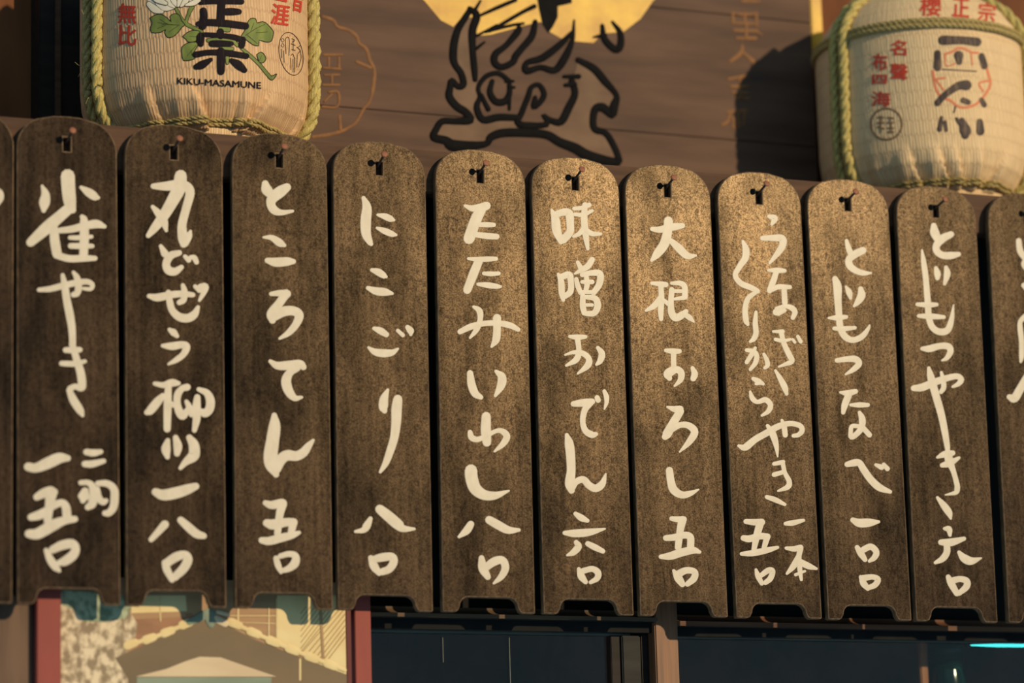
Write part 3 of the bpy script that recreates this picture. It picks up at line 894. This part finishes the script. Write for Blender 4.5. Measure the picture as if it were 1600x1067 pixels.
# stray straw fibres by the rope
vs, fs = [], []
for px, py, dx, dy in ((136, 25, -9, -10), (133, 35, 9, 6), (131, 104, -14, -7), (130, 112, -8, 8), (138, 108, 8, -4), (137, 40, 12, 3), (158, 110, 5, -8), (143, 150, -9, 12)):
    p0 = B1.onto(px, py, .012); p1 = P(px+dx*.6, py+dy*.3, p0.y-.006); p2 = P(px+dx, py+dy, p0.y-.004)
    v2, f2 = tube([p0, p1, p2], [.0005, .0005, .0003], 4)
    k = len(vs); vs += v2; fs += [tuple(q+k for q in f) for f in f2]
link('stray_fibres', mesh('stray_fibres', vs, fs, B1.c), M['rope'], B1.o)['kind'] = 'stuff'

# print on the left barrel
on1 = lambda x, y, h: B1.onto(x, y, h)
Z1 = (120, 0, 1600/210); Z2 = (300, 0, 1600/210)
G = 'green_print'
def outline(lp, w_=1.6):
    return [(x, y, w_) for x, y in lp] + [(lp[0][0], lp[0][1], w_)]
leaves = [pts('870 215 930 178 1000 168 1045 190 1080 215 1125 262 1108 195 1165 160 1225 182 1250 250 1290 295 1250 325 1220 370 1150 435 1080 445 1045 385 1060 350 1000 385 890 388 880 320 895 270', *Z1),
          pts('1260 435 1310 390 1380 360 1470 375 1425 430 1420 490 1330 500 1300 470', *Z1),
          pts('1250 560 1310 515 1420 500 1440 545 1380 650 1410 690 1360 715 1270 720 1250 640', *Z1),
          pts('585 430 640 340 660 270 700 220 760 225 775 275 840 255 900 290 960 360 970 400 945 490 880 500 800 480 795 545 720 530 640 470 590 470', *Z2),
          pts('770 650 820 620 860 650 880 700 850 745 800 740', *Z2),
          pts('990 885 1010 880 985 925 955 955 920 940 900 910 935 905 965 900', *Z2)]
veins = ['1220 300 7 1080 290 6 960 265 4/1080 290 5 990 230 4/1060 300 5 960 340 4/1200 310 5 1100 380 4/1080 280 4 1000 300 3', '1420 440 5 1340 430 3', '1420 540 5 1310 670 3/1360 600 4 1370 660 3', '', '', '']
v2s = ['', '', '', '640 420 6 760 340 5 870 290 4/700 370 5 740 270 4/760 390 5 900 380 4/660 420 5 780 520 4', '795 735 4 830 660 3', '']
for i, lp in enumerate(leaves):
    poly_obj('printed_leaf', [lp], on1, M[G], B1.w, .0004, 7)
    st = [outline(lp, 1.3)]
    if veins[i]: st += nums(veins[i], *Z1)
    if v2s[i]: st += nums(v2s[i], *Z2)
    brush_obj('leaf_outline', st, on1, M['black_print'], B1.w, .0001, .0009, 2)
stems = nums('1175 85 34 1240 220 38 1310 290 42 1420 345 34 1490 378 30/1370 80 50 1330 170 34 1300 260 30', *Z1) + nums('595 580 30 700 670 32 800 765 34 870 850 34 940 930 36', *Z2) + nums('190 480 40 330 470 40 470 475 40 540 540 34/340 340 50 430 350 60/340 575 34 480 580 34/420 680 40 420 750 30', *Z2)
brush_obj('stem_outline', [[(x, y, w_+2) for x, y, w_ in s] for s in stems], on1, M['black_print'], B1.w, .0001, .0003, 3)
brush_obj('printed_stem', stems, on1, M[G], B1.w, .0001, .0008, 3)
petals = nums('860 50 60 930 110 85 1010 135 50/960 40 50 1050 90 80 1140 95 30/1050 -20 50 1110 40 70 1160 85 22/1130 -40 50 1160 20 62 1185 70 20/1235 -40 50 1225 20 62 1205 75 20/1320 -40 50 1290 20 64 1240 75 22/1450 0 50 1390 35 60 1300 60 22/900 -60 60 960 -10 80 1060 40 40', *Z1)
poly_obj('printed_petal', [pts('850 20 900 95 1010 135 1130 112 1180 80 1260 85 1330 60 1440 15 1460 -60 1300 -120 1000 -120 860 -60', *Z1)], on1, M['white_print'], B1.w, .0003, 7)
for k, p in enumerate(petals):
    brush_obj('petal_outline', [[(x, y, w_+2) for x, y, w_ in p]], on1, M['black_print'], B1.w, .00005, .0008+k*.0003, 3)
    brush_obj('printed_petal', [p], on1, M['white_print'], B1.w, .00005, .00105+k*.0003, 3)
K1 = '100 25 70 250 15 70 590 20 70/350 -100 100 350 40 100 345 140 100 340 260 100/135 130 90 140 200 95 125 310 100/410 140 88 480 138 90 560 140 70/75 285 70 200 268 85 400 280 90 640 310 85'
K2 = '338 380 90 340 430 80/105 430 95 100 480 100 105 520 80/150 412 60 300 420 62 480 440 70 600 475 75/605 470 75 590 540 85/235 520 80 340 520 84 470 520 60/40 650 76 200 625 70 400 630 80 650 668 70/345 610 96 345 740 98 345 850 92/50 795 70 120 770 100 225 710 50/470 720 60 550 770 105 625 835 70'
for k in (K1, K2):
    brush_obj('printed_black_character', nums(k, *Z2), on1, M['black_print'], B1.w, .0002, .0014, 5)
text_obj('printed_latin_name', 'KIKU-MASAMUNE', ((277, 121), (408, 128.5), (277, 131)), on1, M['black_print'], B1.w, .0012, .35, 7)
for s, q in (('無', ((185, 5), (213, 6), (184, 36))), ('比', ((186, 39), (213, 40), (185, 70))), ('生', ((428, -36), (452, -31), (424, -2))), ('涯', ((426, 5), (453, 9), (423, 37))), ('音', ((460, -20), (476, -16), (456, 16)))):
    text_obj('printed_red_character', s, q, on1, M['red_print'], B1.w, .0010, .8, 6)
ov = [(300+(1180+140*math.cos(t)+math.sin(t)*35)/7.62, (640+255*math.sin(t))/7.62, 1.0) for t in [2*math.pi*k/28 for k in range(29)]]
seal = [ov] + nums('1080 455 5 1100 480 5 1080 500 5 1062 475 5 1080 455 5/1080 515 5 1098 540 5 1080 560 5 1062 540 5 1080 515 5/1120 640 6 1115 480 6 1135 440 6 1160 480 6 1155 660 6/1190 460 7 1225 480 7 1195 500 7/1180 520 7 1230 540 7/1205 480 6 1205 600 6/1190 590 7 1230 600 7/1180 660 6 1200 640 6 1220 690 6/1175 690 5 1180 830 5/1205 700 5 1205 860 5/1225 690 5 1225 860 5/1250 560 6 1290 600 6 1260 640 6/1290 600 5 1300 690 5 1270 800 5/1270 560 6 1290 540 6/1065 580 5 1070 690 5/1090 600 5 1100 740 5/1255 650 5 1250 800 5', *Z2)
brush_obj('printed_seal', seal, on1, M['black_print'], B1.w, .0001, .0008, 3)

# print on the right barrel
on2 = lambda x, y, h: B2.onto(x, y, h)
Z5 = (1270, 0, 1600/330)
brush_obj('printed_red_blossom', nums('910 540 22 920 620 20 940 690 20 985 740 20 1040 760 20 1110 810 20 1180 810 20 1250 780 20 1310 710 20 1345 640 20 1330 560 20 1310 500 18/1000 410 18 1060 390 18 1100 365 18 1150 370 18 1200 395 18 1250 400 18/920 600 16 1000 590 16/1340 610 16 1260 630 16 1290 690 16/930 600 16 990 680 16/1000 420 12 1010 500 10 1080 480 10/1200 400 12 1210 490 12', *Z5), on2, M['pale_red'], B2.w, .0001, .0004, 3)
for k in ('985 305 75 1130 305 62 1245 318 70', '945 405 55 945 510 60/1105 420 75 1110 470 46/1280 425 50 1300 500 52/980 525 9 1240 540 9',
          '1165 645 80 1100 652 62 1000 720 50 945 780 52/1140 760 46 1180 775 40/1278 755 36 1300 795 40/1082 805 12 1070 850 14',
          '975 890 26 960 980 40/1000 925 30 1010 985 30/1130 915 50 1155 990 90 1155 1025 60/1090 900 26 1120 940 36/1265 920 46 1270 995 64'):
    brush_obj('printed_black_character', nums(k, *Z5), on2, M['grey_print'], B2.w, .0002, .0010, 4)
for s, q in (('名', ((1393, 62), (1417, 63), (1391, 86))), ('聲', ((1392, 99), (1418, 100), (1392, 124))), ('布', ((1363, 83), (1386, 84), (1363, 110))), ('四', ((1363, 117), (1385, 117), (1363, 131))), ('海', ((1362, 143), (1391, 143), (1362, 166))),
             ('櫻', ((1438, -6), (1471, -5), (1437, 24))), ('正', ((1489, -3), (1515, -1), (1488, 25))), ('宗', ((1530, 3), (1556, 6), (1528, 32)))):
    text_obj('printed_red_character', s, q, on2, M['red_print'], B2.w, .0009, .7, 6)
circ = [(1270+(557+118*math.cos(t))/4.848, (940+118*math.sin(t))/4.848, 3.2) for t in [2*math.pi*k/28 for k in range(29)]]
brush_obj('printed_round_seal', [circ]+nums('490 890 12 540 890 12/490 930 12 540 930 12/515 880 12 515 1000 12/490 960 12 540 975 12/565 890 12 610 895 12/565 930 12 610 930 12/565 970 12 610 970 12/570 1000 14 610 1000 14/590 885 10 590 1000 10', *Z5), on2, M['brown_print'], B2.w, .0001, .0006, 3)

# ------------------------------------------------------------------ framed picture below the left boards
M['print_tan'] = mat('picture_tan', (.42, .27, .15), (.36, .22, .13), .6, (8, 8, 60), .3)
M['print_rust'] = mat('picture_rust_brown', (.36, .19, .11), (.28, .15, .09), .6, (20, 20, 60), .3)
M['print_cream'] = mat('picture_cream', (.80, .68, .38), (.72, .58, .30), .6, (20, 20, 20), .3)
M['print_gable'] = mat('picture_gable_brown', (.19, .14, .085), (.15, .115, .075), .6, (6, 6, 10), .3)
M['print_glow'] = mat('picture_pale_arch', (.70, .60, .42), (.60, .48, .33), .6, (5, 5, 25), .3)
M['print_teal'] = mat('picture_grey_teal', (.24, .31, .25), (.19, .25, .20), .6, (8, 8, 30), .3)
M['print_dteal'] = mat('picture_dark_teal', (.08, .14, .11), (.05, .10, .08), .6, (60, 60, 60), .3)
M['print_leaf'] = mat('picture_foliage', (.74, .64, .47), (.27, .21, .14), .6, (70, 70, 55), .3, 0, 5, lo=.42, hi=.58)
M['print_line'] = mat('picture_line_brown', (.42, .29, .15), (.36, .24, .13), .6, (20, 20, 20), .3)
M['print_leaf_shade'] = mat('picture_shaded_foliage', (.42, .50, .36), (.20, .26, .18), .6, (90, 90, 70), .3, 0, 5, lo=.42, hi=.58)
zb = P(300, 1330, .05).z
zt = P(300, 905, .036).z
pic = empty('framed_picture', (P(320, 1000, .05).x, .05, zb))
tag(pic, 'red-framed picture of a tiled gable roof and trees under the left boards', 'picture')
DP = .036
# everything printed belongs to the panel
def on_pic(px, py, h):
    return P(px, py, DP-h)
xl, xr = P(95, 1000, DP).x-.012, P(541, 1000, DP).x+.006
panel = link('picture_panel', box_mesh('picture_panel', xl, xr, DP, DP+.010, zb, zt, pic.location, 0), M['print_tan'], pic)
for px0, px1, d0, nm, mk in ((58, 95, .018, 'frame_stile', 'red'), (555, 580, .038, 'frame_stile', 'red'), (541, 549, .034, 'frame_slip', 'maroon')):
    link(nm, box_mesh(nm, P(px0, 1000, d0).x, P(px1, 1000, d0).x, d0, .062, zb, zt-.002, pic.location, .001), M[mk], pic)
poly_obj('printed_wall', [pts('205 963 300 958 312 976 205 1015')], on_pic, M['print_rust'], panel, .0003)
poly_obj('printed_band', [pts('205 930 290 930 292 955 205 958')], on_pic, M['print_cream'], panel, .0004)
poly_obj('printed_band', [pts('205 958.5 290 956 290 964 205 968')], on_pic, M['print_tan'], panel, .0006)
poly_obj('printed_tree', [pts('95 925 140 925 200 950 215 975 212 995 200 1012 192 1040 205 1067 215 1330 95 1330')], on_pic, M['print_leaf'], panel, .0008)
poly_obj('printed_tree_shade', [pts('97 922 190 928 205 950 196 966 165 972 130 970 112 950 97 946')], on_pic, M['print_leaf_shade'], panel, .0011)  # top of the tree painted greener, as the boards' shade on the foliage
poly_obj('printed_facade', [pts('433 930 542 930 542 1060 433 1003')], on_pic, M['print_cream'], panel, .0004)
poly_obj('printed_gable', [pts('180 1028 245 998 300 975 322 969 350 975 400 1000 470 1027 542 1054 542 1330 205 1330 200 1060')], on_pic, M['print_gable'], panel, .0010)
poly_obj('printed_pale_arch', [pts('212 1057 260 1045 290 1033 312 1026 345 1027 385 1041 432 1057')], on_pic, M['print_glow'], panel, .0013)
poly_obj('printed_lower_panel', [pts('214 1058 424 1058 424 1330 214 1330')], on_pic, M['print_teal'], panel, .0013)
# ridge tiles along both slopes, one by one
tiles = []
for a, b_, n in (((198, 1008), (298, 971), 7), ((360, 971), (540, 1047), 12)):
    for k in range(n):
        t0 = (k+.08)/n; t1 = (k+.92)/n
        sag = 3*math.sin(math.pi*(k+.5)/n)
        wd = 7 if k % 2 else 14
        tiles.append([(a[0]+(b_[0]-a[0])*t0, a[1]+(b_[1]-a[1])*t0+sag, wd), (a[0]+(b_[0]-a[0])*t1, a[1]+(b_[1]-a[1])*t1+sag, wd*.9)])
for st in tiles:
    brush_obj('printed_ridge_tile', [st], on_pic, M['print_cream'], panel, .0003, .0030, 3)
brush_obj('printed_ridge_end', nums('296 972 10 312 965 12 326 958 16 334 968 14/322 958 12 330 976 10'), on_pic, M['print_teal'], panel, .0003, .0036, 3)
brush_obj('printed_ridge_end', nums('336 966 11 352 974 11/340 956 6 356 960 6'), on_pic, M['print_glow'], panel, .0003, .0036, 3)
hat = []
for k in range(15):
    x = 478+k*7
    xa_, ya_ = x, 948
    L_ = 100
    q0 = (min(540, xa_), ya_ + max(0, xa_-540)*1.3); q1 = (max(470, xa_-L_*.62), ya_+(xa_-max(470, xa_-L_*.62))*1.3)
    if q1[1] < q0[1]+4: continue
    q1y = min(q1[1], 1003+(q1[0]-433)*.42)
    hat.append([(q0[0], q0[1], 1.1), (q1[0], q1y, 1.1)])
brush_obj('printed_hatching', hat, on_pic, M['print_line'], panel, .0001, .0009, 2)
brush_obj('printed_pole', nums('500 935 4.5 505 1027 4.5'), on_pic, M['print_line'], panel, .0001, .0022, 2)
brush_obj('printed_lines', nums('432 935 1.5 432 1002 1.5/372 950 3 372 972 3/420 950 2 420 996 2/360 962 1.5 430 962 1.5/360 972 1.2 430 974 1.2/469 1030 3 469 1062 3/250 930 1.5 251 958 1.5/250 958 2 251 970 2'), on_pic, M['print_cream'], panel, .0001, .0016, 2)

# ------------------------------------------------------------------ timber and windows under the boards
M['headteal'] = mat('grey_stained_head_rail', (.13, .085, .055), (.07, .055, .042), .6, (5, 70, 70), .2)
M['headbrown'] = mat('brown_stained_head_rail', (.17, .085, .05), (.10, .05, .034), .6, (5, 70, 70), .2)
zc_ = P(800, 1330, .06).z
o = struct(link('wall_left', box_mesh('brown_panel', X0, P(51, 1000, .036).x, .036, .056, zc_, P(20, 930, .036).z, (0, .06, 0)), M['lowerwood'], None, (0, .06, 0)))
# moulded head rail: rounded upper edge, flat front, stepped back underside
def profile_rail(name, x0, x1, prof_, mt, orgn):
    vs, fs = [], []
    n = len(prof_)
    for x in (x0, x1):
        for y, z in prof_:
            vs.append(Vector((x, y, z)))
    for k in range(n):
        k2 = (k+1) % n
        fs.append((k, k2, n+k2, n+k))
    fs.append(tuple(range(n))); fs.append(tuple(range(2*n-1, n-1, -1)))
    me = mesh(name, vs, fs, orgn)
    bm = bmesh.new(); bm.from_mesh(me); bmesh.ops.recalc_face_normals(bm, faces=bm.faces); bm.to_mesh(me); bm.free()
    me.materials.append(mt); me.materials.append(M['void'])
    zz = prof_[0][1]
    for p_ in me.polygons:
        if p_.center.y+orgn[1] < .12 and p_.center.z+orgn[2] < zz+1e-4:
            p_.material_index = 1  # stepped-back faces coloured near-black, standing in for shade under the rail
    return me
def head_profile(px, d, ya, yb, yc, db):
    za, zb_, zc2 = P(px, ya, d).z, P(px, yb, d).z, P(px, yc, db).z
    pr = [(d, zb_), (d, za)] + [(d+.024*math.sin(math.radians(q)), za+.013*(1-math.cos(math.radians(q)))) for q in range(15, 91, 15)]
    return pr + [(.1245, za+.013), (.1245, zc2), (db, zc2), (db, zb_)]
xw0, xw1 = P(581, 1000, .055).x, P(1024, 1000, .06).x
DPO = .068
xp0, xp1 = P(1024, 1000, DPO).x, P(1060, 1000, DPO).x
o = struct(link('trim_5', profile_rail('window_head', xw0, xp0-.0005, head_profile(800, .055, 960.5, 966.5, 985, .080), M['headteal'], (xw0, .06, 0)), M['headteal'], None, (xw0, .06, 0)))
o['label'] = 'dark moulded head rail over the left dark window'
o = struct(link('trim_6', profile_rail('window_head', xp1+.0005, X1, head_profile(1330, .075, 975, 982.5, 998, .096), M['headbrown'], (xp1, .06, 0)), M['headbrown'], None, (xp1, .06, 0)))
o['label'] = 'dark brown moulded head rail over the right window'
o = struct(link('trim_7', box_mesh('window_post', xp0, xp1, DPO, .1245, zc_, P(1040, 935, DPO).z, (xp0, .06, 0), .002), M['postwood'], None, (xp0, .06, 0)))
o['label'] = 'brown post between the two dark windows'
def glass_material():
    mt = bpy.data.materials.new('window_glass'); mt.use_nodes = True
    nt = mt.node_tree; N = nt.nodes; Lk = nt.links
    N.remove(N['Principled BSDF'])
    tr = N.new('ShaderNodeBsdfTransparent'); tr.inputs[0].default_value = (.86, .92, .92, 1)
    gl = N.new('ShaderNodeBsdfGlossy'); gl.inputs['Roughness'].default_value = .04
    fr = N.new('ShaderNodeFresnel'); fr.inputs[0].default_value = 1.45
    mx = N.new('ShaderNodeMixShader')
    Lk.new(fr.outputs[0], mx.inputs[0]); Lk.new(tr.outputs[0], mx.inputs[1]); Lk.new(gl.outputs[0], mx.inputs[2])
    Lk.new(mx.outputs[0], N['Material Output'].inputs[0])
    return mt
M['glass'] = glass_material()
M['lip'] = mat('pale_glazing_lip', (.10, .13, .13), (.06, .08, .08), .5, (6, 60, 60), .5)
zg = P(800, 988.5, .100).z; zg2 = P(1330, 1000, .108).z
w1 = struct(link('window_1', box_mesh('window_pane', xw0+.004, xp0-.004, .106, .110, zc_, zg+.004, (xw0, .078, zc_), 0), M['glass'], None, (xw0, .078, zc_)))
L1 = Vector((xw0, .078, zc_))
link('glazing_lip', box_mesh('glazing_lip', xw0+.002, xp0-.03, .100, .1055, zg-.0022, zg+.0022, L1, .0005), M['lip'], w1)
sx_ = P(957, 1030, .092).x; sx2 = P(1001, 1030, .092).x
link('window_stile', box_mesh('window_stile', sx_, sx_+(sx2-sx_)*.32, .096, .1055, zc_, zg-.0025, L1, .001), M['dark'], w1)
link('window_stile', box_mesh('window_stile', sx_+(sx2-sx_)*.34, sx2, .090, .1055, zc_, zg-.0025, L1, .002), M['darkframe'], w1)
link('window_stile', box_mesh('window_stile', sx2+.001, xp0-.001, .094, .1055, zc_, zg+.001, L1, .002), M['dark'], w1)
for px, y0, y1 in ((692, 996, 1035), (796, 996, 1330)):
    xq = P(px, 1010, .1057).x
    link('scratch_line', box_mesh('scratch_line', xq-.0005, xq+.0005, .1052, .1058, P(px, y1, .1057).z, P(px, y0, .1057).z, L1, 0), M['lip'], w1)
w2 = struct(link('window_2', box_mesh('window_pane', xp1+.002, X1, .116, .120, zc_, zg2+.002, (xp1, .078, zc_), 0), M['glass'], None, (xp1, .078, zc_)))
L2 = Vector((xp1, .078, zc_))
link('glazing_lip', box_mesh('glazing_lip', xp1+.002, X1, .108, .1155, zg2-.0011, zg2+.0011, L2, .0003), M['lip'], w2)
# the dark room behind the glass
M['room'] = mat('dark_brown_interior', (.20, .075, .055), (.07, .035, .03), .8, (9, 9, 9), .2)
yr = .62
vs = [Vector((x, y, z)) for x in (xw0-.02, X1+.02) for y in (.086, yr) for z in (zc_, zlow+.02)]
zr0, zr1 = zc_, zg+.06
struct(link('wall_interior', box_mesh('interior_back', xw0-.1, X1+.1, yr, yr+.02, zr0, zr1, (0, yr, 0), 0), M['room'], None, (0, yr, 0)))
struct(link('ceiling', box_mesh('interior_ceiling', xw0-.1, X1+.1, .141, yr, zr1, zr1+.02, (0, yr, 0), 0), M['room'], None, (0, yr, 0)))
struct(link('wall_right', box_mesh('interior_side', X1+.021, X1+.04, .141, yr, zr0, zr1, (0, yr, 0), 0), M['room'], None, (0, yr, 0)))
zs = zc_+.02
struct(link('floor', box_mesh('interior_counter', xw0-.1, X1+.02, .125, yr, zc_, zs, (0, yr, 0), 0), M['room'], None, (0, yr, 0)))
# dividing partition between the two windows
struct(link('wall_partition', box_mesh('partition', xp0-.01, xp1-.004, .126, yr, zs, zr1, (0, yr, 0), 0), M['room'], None, (0, yr, 0)))

# bottle behind the right window
M['bottle'] = mat('dark_green_bottle_glass', (.006, .028, .024), (.005, .02, .018), .12, (10, 10, 10), .6)
M['cap'] = mat('black_bottle_cap', (.012, .016, .016), (.008, .01, .01), .35, (50, 50, 50), .5)
DB = .21
bc = P(1478, 1040, DB)
ztb = P(1478, 1001, DB).z
hb = ztb-zs
def lathe(name, prof_, seg, orgn):
    vs, fs = [], []
    for r, z in prof_:
        for k in range(seg):
            a = 2*math.pi*k/seg
            vs.append(Vector((bc.x+r*math.cos(a), DB+r*math.sin(a), z)))
    n = len(prof_)
    for j in range(n-1):
        for k in range(seg):
            k2 = (k+1) % seg
            fs.append((j*seg+k, j*seg+k2, (j+1)*seg+k2, (j+1)*seg+k))
    fs.append(tuple(range(seg))[::-1]); fs.append(tuple(range((n-1)*seg, n*seg)))
    return mesh(name, vs, fs, orgn)
bo = empty('bottle', (bc.x, DB, zs))
tag(bo, 'dark green bottle with ribbed black cap behind the right window', 'bottle')
link('bottle_body', lathe('bottle_body', [(.045, zs), (.050, zs+.004), (.050, zs+hb*.55), (.046, zs+hb*.66), (.036, zs+hb*.76), (.0315, zs+hb*.84), (.0310, ztb-.040)], 40, bo.location), M['bottle'], bo, smooth=True)
cp = []
z_ = ztb-.0405
for r, dz in ((.0315, 0), (.0318, .003), (.0300, .004), (.0300, .006), (.0318, .007), (.0318, .010), (.0300, .011), (.0300, .014), (.0312, .015), (.0312, .030), (.0300, .031), (.0295, .037), (.026, .040)):
    cp.append((r, z_+dz))
link('bottle_cap', lathe('bottle_cap', cp, 40, bo.location), M['cap'], bo, smooth=True)
# added glowing tube standing in for a teal glint in the window glass
lm = bpy.data.materials.new('teal_glint_glow'); lm.use_nodes = True
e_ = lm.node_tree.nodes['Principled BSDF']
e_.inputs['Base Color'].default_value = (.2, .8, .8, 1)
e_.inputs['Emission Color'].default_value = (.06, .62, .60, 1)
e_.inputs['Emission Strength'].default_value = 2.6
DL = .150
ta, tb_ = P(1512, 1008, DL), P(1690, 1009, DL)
lt = empty('glint_tube', (ta+tb_)/2)
tag(lt, 'thin glowing teal tube added as a glint in the right window glass', 'lamp')
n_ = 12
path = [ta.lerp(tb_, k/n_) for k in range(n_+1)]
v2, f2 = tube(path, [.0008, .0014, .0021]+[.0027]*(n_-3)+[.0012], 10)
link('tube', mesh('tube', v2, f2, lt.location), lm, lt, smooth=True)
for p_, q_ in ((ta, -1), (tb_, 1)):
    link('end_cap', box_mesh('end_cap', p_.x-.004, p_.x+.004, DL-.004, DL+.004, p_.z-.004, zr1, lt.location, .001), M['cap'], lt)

# added copper-brown strip, imitates a reflection in the glass beside the bottle
M['copper'] = mat('copper_brown_reflection', (.55, .20, .08), (.35, .10, .05), .5, (60, 60, 12), .3)
xq0, xq1 = P(1438, 1030, .20).x, P(1450, 1030, .20).x
bt = link('reflection_strip', box_mesh('reflection_strip', xq0, xq1, .20, .21, zs, zr1, (xq0, .2, zs), .002), M['copper'], None, (xq0, .2, zs))
tag(bt, 'thin copper-brown upright strip standing in for a reflection beside the bottle', 'reflection stand-in')
